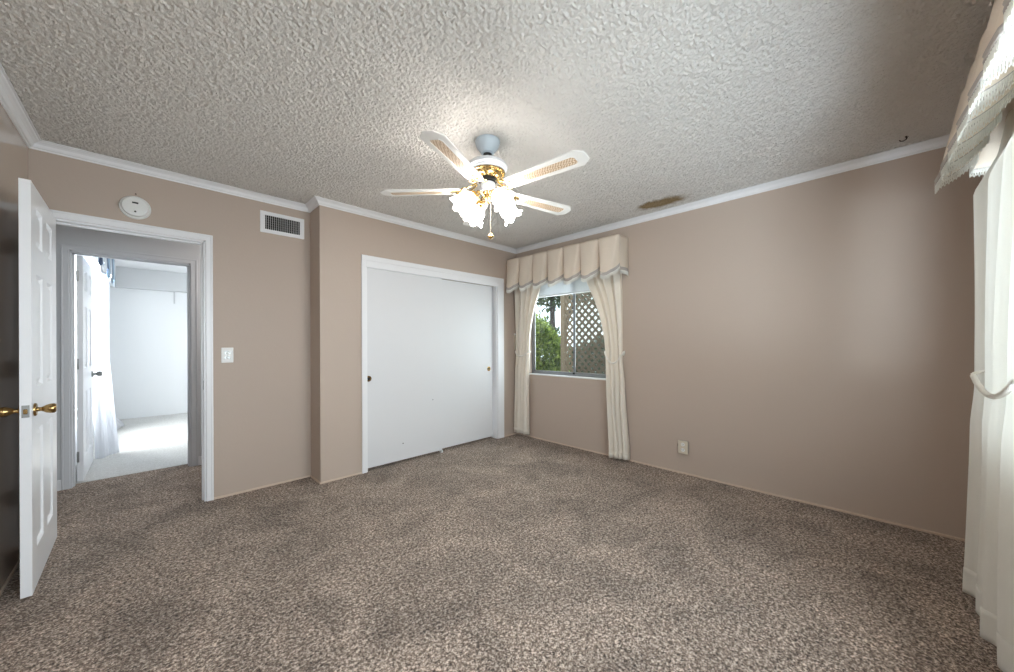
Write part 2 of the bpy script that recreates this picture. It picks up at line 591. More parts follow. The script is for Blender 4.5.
# hallway and far bedroom shell
FX0, FX1, FZ = -0.474, 0.284, 1.978
bm = BM()
box(bm, -1.3, FX0, YF, YF2, 0, ZC)
box(bm, FX1, 1.6, YF, YF2, 0, ZC)
box(bm, FX0, FX1, YF, YF2, FZ, ZC)
solo('wall_hall', bm, M['hall'], 'pale grey far wall of the hallway around the second doorway', 'wall', kind='structure')
solo('wall_hall_end', box(BM(), 1.5, 1.6, YD + T, YF, 0, ZC), M['hall'], 'pale grey right end wall of the hallway', 'wall', kind='structure')
solo('wall_hall_start', box(BM(), -1.3, -1.2, YD + T, YF, 0, ZC), M['hall'], 'pale grey left end wall of the hallway', 'wall', kind='structure')
solo('wall_hall_near', box(box(BM(), -1.2, DX0, YD + T, YD + T + 0.012, 0, ZC), DX1, 1.5, YD + T, YD + T + 0.012, 0, ZC), M['hall'],
     'pale grey hallway side of the doorway wall', 'wall', kind='structure')
LWX = -0.52
bm = BM()
box(bm, LWX - 0.1, LWX, YF2, 5.25, 0, ZC)
box(bm, LWX - 0.1, LWX, 7.2, 8.6, 0, ZC)
box(bm, LWX - 0.1, LWX, 5.25, 7.2, 0, 0.45)
box(bm, LWX - 0.1, LWX, 5.25, 7.2, 2.1, ZC)
solo('wall_far_left', bm, M['roomwhite'], 'white left wall of the far bedroom with its window', 'wall', kind='structure')
solo('wall_far_back', box(BM(), LWX, 3.0, 8.43, 8.55, 0, ZC), M['roomwhite'], 'white back wall of the far bedroom', 'wall', kind='structure')
solo('wall_far_right', box(BM(), 2.9, 3.0, YF2, 8.43, 0, ZC), M['roomwhite'], 'white right wall of the far bedroom', 'wall', kind='structure')
solo('trim_9', box(box(BM(), LWX, 2.9, 8.30, 8.43, 2.10, ZC), 0.29, 0.31, 8.405, 8.43, 1.9, 2.1), M['roomgrey'],
     'pale grey header across the back wall of the far bedroom', 'header', kind='structure')

# baseboard strips
def strip(name, x0, x1, y0, y1, label):
    solo(name, box(BM(), x0, x1, y0, y1, 0, 0.016, 0.003), M['base'], label, 'baseboard', kind='structure')
strip('baseboard_left', XC, XC + 0.010, YE, YD, 'thin beige strip along the foot of the left wall')
strip('baseboard_door', DX1 + 0.043, XR, YD - 0.010, YD, 'thin beige strip right of the bedroom doorway')
strip('baseboard_return', XR - 0.010, XR, YA - 0.010, YD - 0.010, 'thin beige strip on the short wall return')
strip('baseboard_closet', XR, CX0 - 0.043, YA - 0.010, YA, 'thin beige strip left of the closet')
strip('baseboard_corner', CX1 + 0.105, XB, YA - 0.010, YA, 'thin beige strip in the corner right of the closet')
strip('baseboard_right', XB - 0.010, XB, YE, YA - 0.010, 'thin beige strip along the foot of the right wall')
solo('baseboard_hall', box(BM(), FX1 + 0.052, 1.5, YF - 0.012, YF, 0, 0.085, 0.003), M['white'], 'white baseboard right of the second doorway', 'baseboard', kind='structure')
solo('baseboard_hall_left', box(BM(), -1.2, FX0 - 0.046, YF - 0.012, YF, 0, 0.085, 0.003), M['white'], 'white baseboard left of the second doorway', 'baseboard', kind='structure')

# crown moulding: mitred lengths, one per wall
CPROF = [(0.0, ZW), (0.006, ZW), (0.008, ZW + 0.008), (0.016, ZW + 0.010), (0.020, ZW + 0.016), (0.026, ZW + 0.028), (0.036, ZW + 0.036),
         (0.040, ZW + 0.038), (0.044, ZW + 0.040), (0.047, ZW + 0.044), (0.055, ZW + 0.045), (0.055, ZC), (0.0, ZC)]
path = [(XB, YE), (XC, YE), (XC, YD), (XR, YD), (XR, YA), (XB, YA)]       # clockwise seen from above, the room on the right
names = ['front', 'left', 'door', 'return', 'closet', 'right']
for i in range(6):
    a, b = Vector(path[i]), Vector(path[(i + 1) % 6])
    p_, n_ = Vector(path[i - 1]), Vector(path[(i + 2) % 6])
    d = (b - a).normalized()
    nin = Vector((d.y, -d.x))
    def mitre(prev_d, next_d):
        n1 = Vector((prev_d.y, -prev_d.x))
        n2 = Vector((next_d.y, -next_d.x))
        return n1 + n2
    m0 = mitre((a - p_).normalized(), d)
    m1 = mitre(d, (n_ - b).normalized())
    bm = BM()
    A = [bm.verts.new((a.x + m0.x * t, a.y + m0.y * t, z)) for t, z in CPROF]
    B = [bm.verts.new((b.x + m1.x * t, b.y + m1.y * t, z)) for t, z in CPROF]
    for k in range(len(CPROF)):
        bm.faces.new((A[k], A[(k + 1) % len(CPROF)], B[(k + 1) % len(CPROF)], B[k]))
    bm.faces.new(A[::-1])
    bm.faces.new(B)
    solo('trim_%d' % (i + 1), bm, M['white'], 'white crown moulding along the top of the %s wall' % {'front': 'near window', 'left': 'left', 'door': 'doorway', 'return': 'short return', 'closet': 'closet', 'right': 'long right'}[names[i]],
         'crown moulding', kind='structure')

# door casings
def casing(name, x0, x1, z, yf, w0, w1, wt, label, jamb, proud=0.016, mat='white'):
    """yf: wall face, room on -y; jamb: depth of the lining"""
    r = thing(name, ((x0 + x1) / 2, yf, 0), label, 'door frame', kind='structure')
    for (a, b) in ((x0 - w0, x0), (x1, x1 + w1)):
        bm = BM()
        box(bm, a, b, yf - proud * 0.7, yf, 0, z + wt, 0.003)
        o = a if a < x0 else b - 0.014
        box(bm, o, o + 0.014, yf - proud, yf - proud * 0.6, 0, z + wt, 0.003)
        part('casing_leg', bm, M[mat], r)
    bm = BM()
    box(bm, x0 - w0, x1 + w1, yf - proud * 0.72, yf, z, z + wt, 0.003)
    box(bm, x0 - w0, x1 + w1, yf - proud * 1.02, yf - proud * 0.6, z + wt - 0.014, z + wt, 0.003)
    part('casing_head', bm, M[mat], r)
    if jamb:
        bm = BM()
        box(bm, x0 - 0.004, x0 + 0.012, yf + 0.001, yf + jamb, 0, z)
        box(bm, x1 - 0.012, x1 + 0.004, yf + 0.001, yf + jamb, 0, z)
        box(bm, x0, x1, yf + 0.001, yf + jamb, z - 0.012, z + 0.004)
        # stop bead
        box(bm, x0 + 0.012, x0 + 0.022, yf + 0.045, yf + 0.075, 0, z - 0.012)
        box(bm, x1 - 0.022, x1 - 0.012, yf + 0.045, yf + 0.075, 0, z - 0.012)
        box(bm, x0 + 0.012, x1 - 0.012, yf + 0.045, yf + 0.075, z - 0.022, z - 0.012)
        part('jamb', bm, M[mat], r)
    return r
r = casing('trim_7', DX0, DX1, DZ, YD, 0.042, 0.042, 0.046, 'white moulded frame around the bedroom doorway', 0.122)
part('strike_plate', box(BM(), DX1 - 0.0135, DX1 - 0.011, YD + 0.012, YD + 0.042, 0.845, 0.915), M['steel'], r)
r = casing('trim_8', FX0, FX1, FZ, YF, 0.046, 0.052, 0.046, 'white moulded frame of the second doorway across the hall', 0.11, mat='trim_shaded')

# closet frame with fascia
r = thing('trim_10', ((CX0 + CX1) / 2, YA, 0), 'white wooden frame around the sliding closet doors', 'closet frame', kind='structure')
for (a, b) in ((CX0 - 0.043, CX0), (CX1, CX1 + 0.105)):
    bm = BM()
    box(bm, a, b, YA - 0.014, YA, 0, 2.008, 0.003)
    part('casing_leg', bm, M['white'], r)
bm = BM()
box(bm, CX0 - 0.043, CX1 + 0.105, YA - 0.016, YA, CZ + 0.057, 2.010, 0.003)
part('casing_head', bm, M['white'], r)
part('fascia_board', box(BM(), CX0, CX1 - 0.0, YA - 0.012, YA + 0.02, CZ - 0.004, CZ + 0.057, 0.002), M['white'], r)
bm = BM()
box(bm, CX0 - 0.002, CX0 + 0.012, YA + 0.0, YA + 0.1, 0, CZ)
box(bm, CX1 - 0.012, CX1 + 0.002, YA + 0.0, YA + 0.1, 0, CZ)
part('jamb', bm, M['white'], r)

# sliding closet doors
def slider(name, x0, x1, y0, px, pz, label):
    r = thing(name, ((x0 + x1) / 2, y0, 0), label, 'closet door', kind='structure')
    part('door_leaf', box(BM(), x0, x1, y0, y0 + 0.03, 0.028, CZ - 0.002, 0.002), M['closetwhite'], r)
    bm = BM()
    lathe(bm, [(0.0275, 0.0), (0.0275, 0.003), (0.024, 0.004), (0.020, 0.0035), (0.018, 0.001)], (px, y0 + 0.0005, pz), (0, -1, 0), 28)
    o = part('finger_pull', bm, M['brass_old'], r, smooth=True)
    bm = BM()
    lathe(bm, [(0.0125, 0.0), (0.0125, 0.0035), (0.008, 0.003)], (px, y0 - 0.0006, pz), (0, -1, 0), 24)
    part('pull_cup', bm, M['dark'], r, parent=o, smooth=True)
    return r
d2 = slider('door_2', CX0 + 0.002, 2.272, YA + 0.012, 1.452, 0.864, 'left white sliding closet door, the one in front')
d3 = slider('door_3', 2.20, 3.058, YA + 0.052, 2.992, 0.876, 'right white sliding closet door, running behind the left one')
part('floor_guide', box(BM(), 2.255, 2.275, YA + 0.005, YA + 0.05, 0, 0.027), M['plastic'], d2)
bm = BM()
for (x, z, w) in ((1.797, 0.185, 0.010), (2.150, 0.585, 0.006)):
    box(bm, x, x + w, YA + 0.0112, YA + 0.0122, z, z + 0.012)
part('scuff_mark', bm, M['slot'], d2)

# six panel doors
def panel_door(name, x0, x1, y0, y1, z0, z1, cols, rows, label, kind='structure'):
    r = thing(name, ((x0 + x1) / 2, y1, 0), label, 'door', kind=kind)
    bm = BM()
    ys = sorted([y0, y1] + [c for q in cols for c in q])
    zs = sorted([z0, z1] + [c for q in rows for c in q])
    for x, flip in ((x0, True), (x1, False)):
        g = [[bm.verts.new((x, y, z)) for y in ys] for z in zs]
        pan = []
        for i in range(len(zs) - 1):
            for j in range(len(ys) - 1):
                vs = (g[i][j], g[i][j + 1], g[i + 1][j + 1], g[i + 1][j])
                f = bm.faces.new(vs[::-1] if flip else vs)
                if any(abs(ys[j] - a) < 1e-6 for a, b in cols) and any(abs(zs[i] - a) < 1e-6 for a, b in rows):
                    pan.append(f)
        bm.normal_update()
        bmesh.ops.inset_individual(bm, faces=pan, thickness=0.016, depth=-0.012)
        bmesh.ops.inset_individual(bm, faces=pan, thickness=0.006, depth=0.0)
        bmesh.ops.inset_individual(bm, faces=pan, thickness=0.026, depth=0.007)
    bm.verts.ensure_lookup_table()
    # close the four edges
    b2 = bm
    for (ya, yb, za, zb) in ((y0, y0, z0, z1), (y1, y1, z0, z1)):
        vs = [b2.verts.new(p) for p in ((x0, ya, za), (x1, ya, za), (x1, yb, zb), (x0, yb, zb))]
        b2.faces.new(vs)
    for zz in (z0, z1):
        vs = [b2.verts.new(p) for p in ((x0, y0, zz), (x1, y0, zz), (x1, y1, zz), (x0, y1, zz))]
        b2.faces.new(vs)
    bmesh.ops.remove_doubles(bm, verts=bm.verts[:], dist=1e-5)
    part('door_leaf', bm, M['doorwhite'], r)
    return r
KNOB = [(0.0, 0.0), (0.032, 0.0), (0.032, 0.006), (0.026, 0.010), (0.013, 0.013), (0.0105, 0.022), (0.0115, 0.030), (0.020, 0.036), (0.026, 0.046), (0.0275, 0.056), (0.025, 0.065), (0.018, 0.070), (0.0, 0.072)]
KNOB2 = [(0.0, 0.0), (0.031, 0.0), (0.031, 0.004), (0.028, 0.008), (0.011, 0.010), (0.0095, 0.020), (0.012, 0.026), (0.019, 0.036), (0.0235, 0.050), (0.0235, 0.060), (0.018, 0.067), (0.0, 0.069)]
DF, DB, DY0, DY1 = -0.395, -0.43, 2.772, 3.518
d1 = panel_door('door_1', DB, DF, DY0, DY1, 0.014, 1.962, [(2.888, 3.062), (3.18, 3.368)], [(0.20, 0.775), (0.985, 1.535), (1.675, 1.862)],
                'white six panel bedroom door standing open against the left wall')
for sx, x in ((1, DF), (-1, DB)):
    part('door_knob', lathe(BM(), KNOB2, (x, DY0 + 0.062, 0.878), (sx, 0, 0), 28), M['brass_old'], d1, smooth=True)
bm = BM()
box(bm, DB + 0.006, DF - 0.006, DY0 - 0.002, DY0 + 0.001, 0.850, 0.907)
o = part('latch_plate', bm, M['steel'], d1)
bm = BM()
box(bm, DB + 0.011, DF - 0.011, DY0 - 0.010, DY0 - 0.002, 0.867, 0.890, 0.003)
part('latch_bolt', bm, M['brass_old'], d1, parent=o)
for z in (0.25, 1.0, 1.72):
    bm = BM()
    tube(bm, [(DB - 0.004, DY1 + 0.006, z), (DB - 0.004, DY1 + 0.006, z + 0.09)], 0.006)
    box(bm, DB, DF - 0.006, DY1, DY1 + 0.002, z, z + 0.09)
    part('hinge', bm, M['brass_old'], d1, smooth=True)
d1.o.rotation_euler = (0, 0, R(1.0))
d1.o.location.x = -0.4255

d4 = panel_door('door_4', -0.448, -0.413, 4.815, 5.545, 0.016, 1.965, [(4.925, 5.11), (5.25, 5.435)], [(0.20, 0.775), (0.985, 1.535), (1.675, 1.862)],
                'white six panel door standing open inside the far bedroom')
part('door_knob', lathe(BM(), KNOB, (-0.413, 5.48, 0.90), (1, 0, 0), 24), M['steel'], d4, smooth=True)
for z in (0.18, 0.98, 1.74):
    bm = BM()
    tube(bm, [(-0.442, 4.806, z), (-0.442, 4.806, z + 0.09)], 0.007)
    box(bm, -0.4475, -0.4415, 4.78, 4.815, z + 0.005, z + 0.085)
    part('hinge', bm, M['steel'], d4, smooth=True)

# ------------------------------------------------------------------ windows
r = thing('window_1', (XB + 0.07, (WB0 + WB1) / 2, WZ0), 'aluminium sliding window looking out on garden lattice', 'window', kind='structure')
bm = BM()
xa, xb = XB + 0.055, XB + 0.095
for (a, b, c, d) in ((WB0, WB1, WZ0, WZ0 + 0.03), (WB0, WB1, WZ1 - 0.03, WZ1), (WB0, WB0 + 0.03, WZ0, WZ1), (WB1 - 0.03, WB1, WZ0, WZ1)):
    box(bm, xa, xb, a, b, c, d, 0.003)
part('window_frame', bm, M['alu'], r)
mid = 2.435
for (y0, y1, xo, nm, g) in ((mid - 0.02, WB1 - 0.03, 0.0, 'sash', 'glass_tint'), (WB0 + 0.03, mid + 0.02, 0.014, 'sash', 'glass_tint')):
    bm = BM()
    x0, x1 = XB + 0.060 + xo, XB + 0.072 + xo
    for (a, b, c, d) in ((y0, y1, WZ0 + 0.03, WZ0 + 0.05), (y0, y1, WZ1 - 0.05, WZ1 - 0.03), (y0, y0 + 0.024, WZ0 + 0.03, WZ1 - 0.03), (y1 - 0.024, y1, WZ0 + 0.03, WZ1 - 0.03)):
        box(bm, x0, x1, a, b, c, d, 0.002)
    s = part('sash', bm, M['alu'], r)
    part('pane', box(BM(), x0 + 0.004, x0 + 0.008, y0 + 0.02, y1 - 0.02, WZ0 + 0.046, WZ1 - 0.046), M['glass_tint'], r, parent=s)
bm = BM()
box(bm, XB + 0.090, XB + 0.092, WB0 + 0.02, mid, WZ0 + 0.02, WZ1 - 0.02)
part('insect_screen', bm, M['screen'], r)
part('window_sill', box(BM(), XB - 0.006, XB + 0.06, WB0 - 0.0, WB1 + 0.0, WZ0 - 0.006, WZ0 + 0.008, 0.003), M['white'], r)
bm = BM()
box(bm, XB + 0.052, XB + 0.062, mid - 0.012, mid + 0.012, WZ0 + 0.028, WZ0 + 0.05, 0.003)
part('latch', bm, M['black'], r)

r = thing('window_2', ((WE0 + WE1) / 2, YE - 0.07, WZ0), 'wide near window beside the large cream curtain', 'window', kind='structure')
bm = BM()
for (a, b, c, d) in ((WE0, WE1, WZ0, WZ0 + 0.03), (WE0, WE1, WZ1 - 0.03, WZ1), (WE0, WE0 + 0.03, WZ0, WZ1), (WE1 - 0.03, WE1, WZ0, WZ1), (0.02, 0.06, WZ0, WZ1)):
    box(bm, a, b, YE - 0.095, YE - 0.055, c, d, 0.003)
f = part('window_frame', bm, M['alu'], r)
part('pane', box(BM(), WE0 + 0.02, 0.03, YE - 0.078, YE - 0.074, WZ0 + 0.02, WZ1 - 0.02), M['glass'], r, parent=f)
part('pane', box(BM(), 0.05, WE1 - 0.02, YE - 0.078, YE - 0.074, WZ0 + 0.02, WZ1 - 0.02), M['glass'], r, parent=f)
part('window_sill', box(BM(), WE0, WE1, YE - 0.06, YE + 0.006, WZ0 - 0.006, WZ0 + 0.008, 0.003), M['white'], r)

r = thing('window_3', (LWX - 0.05, 6.22, 0.45), 'tall bright window behind sheer curtains in the far bedroom', 'window', kind='structure')
bm = BM()
for (a, b, c, d) in ((5.25, 7.2, 0.45, 0.49), (5.25, 7.2, 2.06, 2.1), (5.25, 5.29, 0.45, 2.1), (7.16, 7.2, 0.45, 2.1), (6.2, 6.25, 0.45, 2.1)):
    box(bm, LWX - 0.08, LWX - 0.04, a, b, c, d, 0.003)
part('window_frame', bm, M['white'], r)
part('pane', box(BM(), LWX - 0.062, LWX - 0.058, 5.27, 7.18, 0.47, 2.08), M['glass'], r)

# ------------------------------------------------------------------ ceiling fan
FC = Vector((1.466, 1.644, 0))
fan = thing('ceiling_fan', (FC.x, FC.y, 2.04), 'white and brass ceiling fan with cane inset blades and four lit tulip lamps', 'ceiling fan')
def fp(r_, ang, z):
    return Vector((FC.x + r_ * math.cos(ang), FC.y + r_ * math.sin(ang), z))
bm = lathe(BM(), [(0.074, 2.42), (0.076, 2.412), (0.073, 2.400), (0.066, 2.380), (0.052, 2.362), (0.042, 2.352), (0.040, 2.344), (0.030, 2.340)], FC, (0, 0, 1), 40)
part('canopy', bm, M['fangrey'], fan, smooth=True)
part('canopy_ring', lathe(BM(), [(0.026, 2.345), (0.026, 2.334), (0.012, 2.330)], FC, (0, 0, 1), 28), M['black'], fan, smooth=True)
part('downrod', lathe(BM(), [(0.011, 2.34), (0.011, 2.27)], FC, (0, 0, 1), 20), M['fanwhite'], fan, smooth=True)
bm = lathe(BM(), [(0.018, 2.298), (0.040, 2.296), (0.085, 2.288), (0.112, 2.276), (0.121, 2.262), (0.121, 2.250), (0.112, 2.243), (0.112, 2.232), (0.100, 2.226)], FC, (0, 0, 1), 48)
part('motor_housing', bm, M['fanwhite'], fan, smooth=True)
# pierced brass gallery under the motor
bm = lathe(BM(), [(0.104, 2.226), (0.108, 2.222), (0.104, 2.217), (0.092, 2.215), (0.084, 2.200), (0.070, 2.190), (0.060, 2.186)], FC, (0, 0, 1), 48)
for k in range(20):
    a = 2 * PI * k / 20
    pts = [fp(0.100 - 0.034 * t, a + 0.28 * t, 2.216 - 0.030 * t + 0.01 * math.sin(PI * t)) for t in [i / 6 for i in range(7)]]
    tube(bm, pts, 0.0045, 6)
part('brass_gallery', bm, M['brass'], fan, smooth=True)
part('bearing_plate', lathe(BM(), [(0.056, 2.188), (0.056, 2.170), (0.03, 2.162)], FC, (0, 0, 1), 32), M['black'], fan, smooth=True)
bm = lathe(BM(), [(0.020, 2.170), (0.044, 2.162), (0.047, 2.152), (0.047, 2.122), (0.043, 2.112), (0.030, 2.108)], FC, (0, 0, 1), 40)
part('switch_housing', bm, M['fanwhite'], fan, smooth=True)
bm = lathe(BM(), [(0.030, 2.110), (0.034, 2.104), (0.030, 2.094), (0.022, 2.088), (0.026, 2.076), (0.024, 2.062), (0.014, 2.052), (0.012, 2.044), (0.004, 2.038)], FC, (0, 0, 1), 36)
part('light_fitter', bm, M['brass'], fan, smooth=True)
BZ, BT, PITCH = 2.115, 0.007, R(8)
def bladept(ang, r_, s, h):
    """s: across (positive = counter-clockwise side, which hangs lower), h: above the under face"""
    d = Vector((math.cos(ang), math.sin(ang), 0))
    c = Vector((-math.sin(ang), math.cos(ang), 0))
    c2 = c * math.cos(PITCH) - Vector((0, 0, 1)) * math.sin(PITCH)
    n2 = Vector((0, 0, 1)) * math.cos(PITCH) + c * math.sin(PITCH)
    return Vector((FC.x, FC.y, BZ)) + d * r_ + c2 * s + n2 * h
for k in range(5):
    ang = R(60.5 + 72 * k)
    out = [(0.165, -0.048), (0.20, -0.052), (0.612, -0.066), (0.618, -0.064), (0.655, -0.034), (0.658, -0.028), (0.660, 0.0), (0.658, 0.028), (0.655, 0.034), (0.618, 0.064), (0.612, 0.066), (0.20, 0.052), (0.165, 0.048)]
    bm = prism(BM(), out, 0.0, BT, lambda a, b, c, g=ang: bladept(g, a, b, c))
    bl = part('blade', bm, M['blade'], fan, bevel=0.0015)
    ins = []
    for t in range(9):
        q = -PI / 2 + PI * t / 8
        ins.append((0.300 - 0.030 * math.cos(q), -0.030 * math.sin(q)))
    ins += [(0.585, -0.033), (0.600, -0.022), (0.600, 0.022), (0.585, 0.033)]
    part('cane_inset', prism(BM(), ins, -0.0012, 0.001, lambda a, b, c, g=ang: bladept(g, a, b, c)), M['cane'], fan, parent=bl)
    bm = BM()
    n = len(ins)
    for i in range(n):
        p, q = ins[i], ins[(i + 1) % n]
        tube(bm, [bladept(ang, p[0], p[1], -0.0012), bladept(ang, q[0], q[1], -0.0012)], 0.0022, 6)
    part('inset_bead', bm, M['blade'], fan, parent=bl)
    # scrolled blade iron
    bm = BM()
    for s in (-1, 1):
        pts = []
        for t in [i / 12 for i in range(13)]:
            r_ = 0.066 + 0.125 * t
            pts.append(bladept(ang, r_, s * (0.012 + 0.030 * math.sin(PI * t)), 0.05 * (1 - t) ** 2 - 0.006))
        tube(bm, pts, 0.0055, 8)
        c0 = (0.135, s * 0.034)
        sp = [bladept(ang, c0[0] + (0.022 - 0.016 * t) * math.cos(7 * t), c0[1] + s * (0.022 - 0.016 * t) * math.sin(7 * t), 0.006) for t in [i / 16 for i in range(17)]]
        tube(bm, sp, 0.0038, 6)
    prism(bm, [(0.165, -0.03), (0.215, -0.026), (0.232, 0), (0.215, 0.026), (0.165, 0.03), (0.150, 0)], -0.006, -0.001, lambda a, b, c, g=ang: bladept(g, a, b, c))
    ir = part('blade_iron', bm, M['brass'], fan, smooth=True)
    for (a, b) in ((0.178, -0.018), (0.178, 0.018), (0.214, 0)):
        o_ = bladept(ang, a, b, -0.006)
        ax = bladept(ang, a, b, -0.016) - o_
        part('screw', lathe(BM(), [(0.005, 0), (0.005, 0.002), (0.002, 0.004)], o_, ax, 10), M['steel'], fan, parent=ir, smooth=True)
# lamps
for k in range(4):
    ang = R(-12 + 90 * k)
    d = Vector((math.cos(ang), math.sin(ang), 0))
    ax = (d * math.cos(R(42)) - Vector((0, 0, 1)) * math.sin(R(42))).normalized()
    neck = fp(0.088, ang, 2.078)
    bm = BM()
    pts = [fp(0.022, ang, 2.078), fp(0.045, ang, 2.100), fp(0.068, ang, 2.098), neck]
    tube(bm, pts, 0.0075, 10)
    arm = part('lamp_arm', bm, M['brass'], fan, smooth=True)
    cupo = neck - ax * 0.004
    bm = lathe(BM(), [(0.010, 0.0), (0.022, 0.004), (0.027, 0.014), (0.028, 0.026), (0.024, 0.030)], cupo, ax, 28)
    part('lamp_cup', bm, M['brass'], fan, parent=arm, smooth=True)
    prof = [(0.021, 0.0), (0.028, 0.010), (0.040, 0.026), (0.049, 0.046), (0.051, 0.064), (0.047, 0.082), (0.047, 0.094), (0.054, 0.106), (0.064, 0.114)]
    def ruf(t, th):
        w = max(0, (t - 0.45) / 0.55) ** 2
        return (0.008 * w * math.cos(6 * th), 0.006 * w * math.cos(6 * th + 0.6))
    bm = lathe(BM(), prof, neck + ax * 0.020, ax, 48, ruf)
    part('lamp_shade', bm, M['shade'], fan, parent=arm, smooth=True, solid=0.003)
    bm = lathe(BM(), [(0.001, 0.030), (0.012, 0.032), (0.016, 0.045), (0.024, 0.062), (0.027, 0.078), (0.022, 0.092), (0.012, 0.100), (0.001, 0.103)], neck, ax, 20)
    part('light_bulb', bm, M['bulb'], fan, parent=arm, smooth=True)
# pull chain
bm = BM()
cx = FC + Vector((0.012, -0.012, 0))
for i in range(34):
    z = 2.044 - i * 0.0055
    bmesh.ops.create_icosphere(bm, subdivisions=1, radius=0.0026, matrix=Matrix.Translation((cx.x, cx.y, z)))
ch = part('pull_chain', bm, M['ivory'], fan, smooth=True)
bm = lathe(BM(), [(0.003, 1.862), (0.006, 1.858), (0.012, 1.850), (0.018, 1.842), (0.019, 1.836), (0.013, 1.829), (0.006, 1.826), (0.003, 1.822)], cx, (0, 0, 1), 24)
part('pull_knob', bm, M['brass'], fan, parent=ch, smooth=True)

# ------------------------------------------------------------------ small wall fittings
sd = thing('smoke_detector', (-0.068, YD, 2.055), 'round white smoke detector on the wall above the doorway', 'smoke detector')
c = (-0.068, YD, 2.128)
part('base_ring', lathe(BM(), [(0.078, 0), (0.078, 0.010), (0.074, 0.016)], c, (0, -1, 0), 48), M['plastic'], sd, smooth=True)
part('cover', lathe(BM(), [(0.064, 0.014), (0.066, 0.020), (0.066, 0.036), (0.062, 0.042), (0.045, 0.045), (0.0, 0.046)], c, (0, -1, 0), 48), M['plastic'], sd, smooth=True)
part('sounder_slot', box(BM(), -0.083, -0.053, YD - 0.048, YD - 0.044, 2.145, 2.156, 0.001), M['black'], sd)
part('test_button', lathe(BM(), [(0.0055, 0.044), (0.0055, 0.048), (0.003, 0.0495)], (-0.068, YD, 2.092), (0, -1, 0), 16), M['slot'], sd, smooth=True)
solo('nail', lathe(BM(), [(0.002, -0.002), (0.002, 0.004), (0.0045, 0.004), (0.004, 0.006)], (-0.066, YD, 2.223), (0, -1, 0), 10), M['rust'],
     'tiny rusty nail in the wall above the smoke detector', 'nail')

av = thing('air_vent', (0.814, YD, 2.12), 'white metal air vent grille high on the doorway wall', 'air vent')
x0, x1, z0, z1 = 0.650, 0.978, 2.120, 2.297
bm = BM()
for (a, b, c, d) in ((x0, x1, z0, z0 + 0.030), (x0, x1, z1 - 0.030, z1), (x0, x0 + 0.034, z0 + 0.03, z1 - 0.03), (x1 - 0.034, x1, z0 + 0.03, z1 - 0.03)):
    box(bm, a, b, YD - 0.012, YD, c, d, 0.002)
part('frame', bm, M['white'], av)
part('duct_dark', box(BM(), x0 + 0.03, x1 - 0.03, YD - 0.0015, YD - 0.0005, z0 + 0.028, z1 - 0.028), M['dark'], av)  # near-black sheet painted in for the shade of the duct
for i in range(18):
    x = x0 + 0.044 + i * (x1 - x0 - 0.088) / 17
    bm = BM()
    box(bm, x - 0.0008, x + 0.0008, YD - 0.011, YD - 0.004, z0 + 0.03, z1 - 0.03)
    part('louver', bm, M['white'], av)
for i in range(5):
    z = z0 + 0.030 + (i + 1) * (z1 - z0 - 0.06) / 6
    part('rear_bar', box(BM(), x0 + 0.034, x1 - 0.034, YD - 0.004, YD - 0.002, z - 0.001, z + 0.001), M['steel'], av)

sw = thing('light_switch', (0.431, YD, 1.046), 'white switch plate with two stacked switches right of the doorway', 'light switch')
part('cover_plate', box(BM(), 0.393, 0.469, YD - 0.006, YD, 1.046, 1.164, 0.003), M['plastic'], sw)
for z in (1.086, 1.124):
    o = part('switch_slot', box(BM(), 0.412, 0.450, YD - 0.0075, YD - 0.0055, z - 0.010, z + 0.010, 0.001), M['steel'], sw)
    part('toggle', box(BM(), 0.424, 0.438, YD - 0.018, YD - 0.006, z - 0.006, z + 0.005, 0.002), M['plastic'], sw, parent=o)
bm = BM()
for z in (1.105,):
    lathe(bm, [(0.003, 0.006), (0.003, 0.0072)], (0.431, YD, z), (0, -1, 0), 12)
part('screw', bm, M['steel'], sw)

ot = thing('power_outlet', (XB, 1.202, 0.19), 'ivory surface mounted power outlet low on the right wall', 'power outlet')
part('mounting_box', box(BM(), XB - 0.022, XB, 1.164, 1.240, 0.192, 0.302, 0.003), M['alu'], ot)
cp = part('cover_plate', box(BM(), XB - 0.027, XB - 0.021, 1.160, 1.244, 0.189, 0.305, 0.002), M['ivory'], ot)
for z in (0.222, 0.272):
    so = part('socket', lathe(BM(), [(0.0165, 0.0), (0.0165, 0.002), (0.0155, 0.003)], (XB - 0.0265, 1.202, z), (-1, 0, 0), 24), M['plastic'], ot)
    bm = BM()
    for y in (-0.006, 0.006):
        box(bm, XB - 0.0302, XB - 0.0292, 1.202 + y - 0.0012, 1.202 + y + 0.0012, z - 0.001, z + 0.008)
    lathe(bm, [(0.0022, 0.0), (0.0022, 0.0008)], (XB - 0.0294, 1.202, z - 0.007), (-1, 0, 0), 10)
    part('pin_hole', bm, M['slot'], ot, parent=so)
bm = BM()
box(bm, XB - 0.016, XB - 0.006, 1.240, 1.252, 0.248, 0.268, 0.003)
part('side_knockout', bm, M['slot'], ot)

bm = tube(BM(), [(3.24, -0.150, ZC + 0.004), (3.24, -0.150, ZC - 0.008), (3.24, -0.147, ZC - 0.014), (3.24, -0.136, ZC - 0.020), (3.24, -0.124, ZC - 0.017), (3.24, -0.119, ZC - 0.009)], 0.003, 8)
lathe(bm, [(0.009, 0), (0.008, 0.004)], (3.24, -0.150, ZC + 0.003), (0, 0, -1), 14)
solo('ceiling_hook', bm, M['rust'], 'small dark plant hook in the ceiling near the large curtain', 'hook', smooth=True)

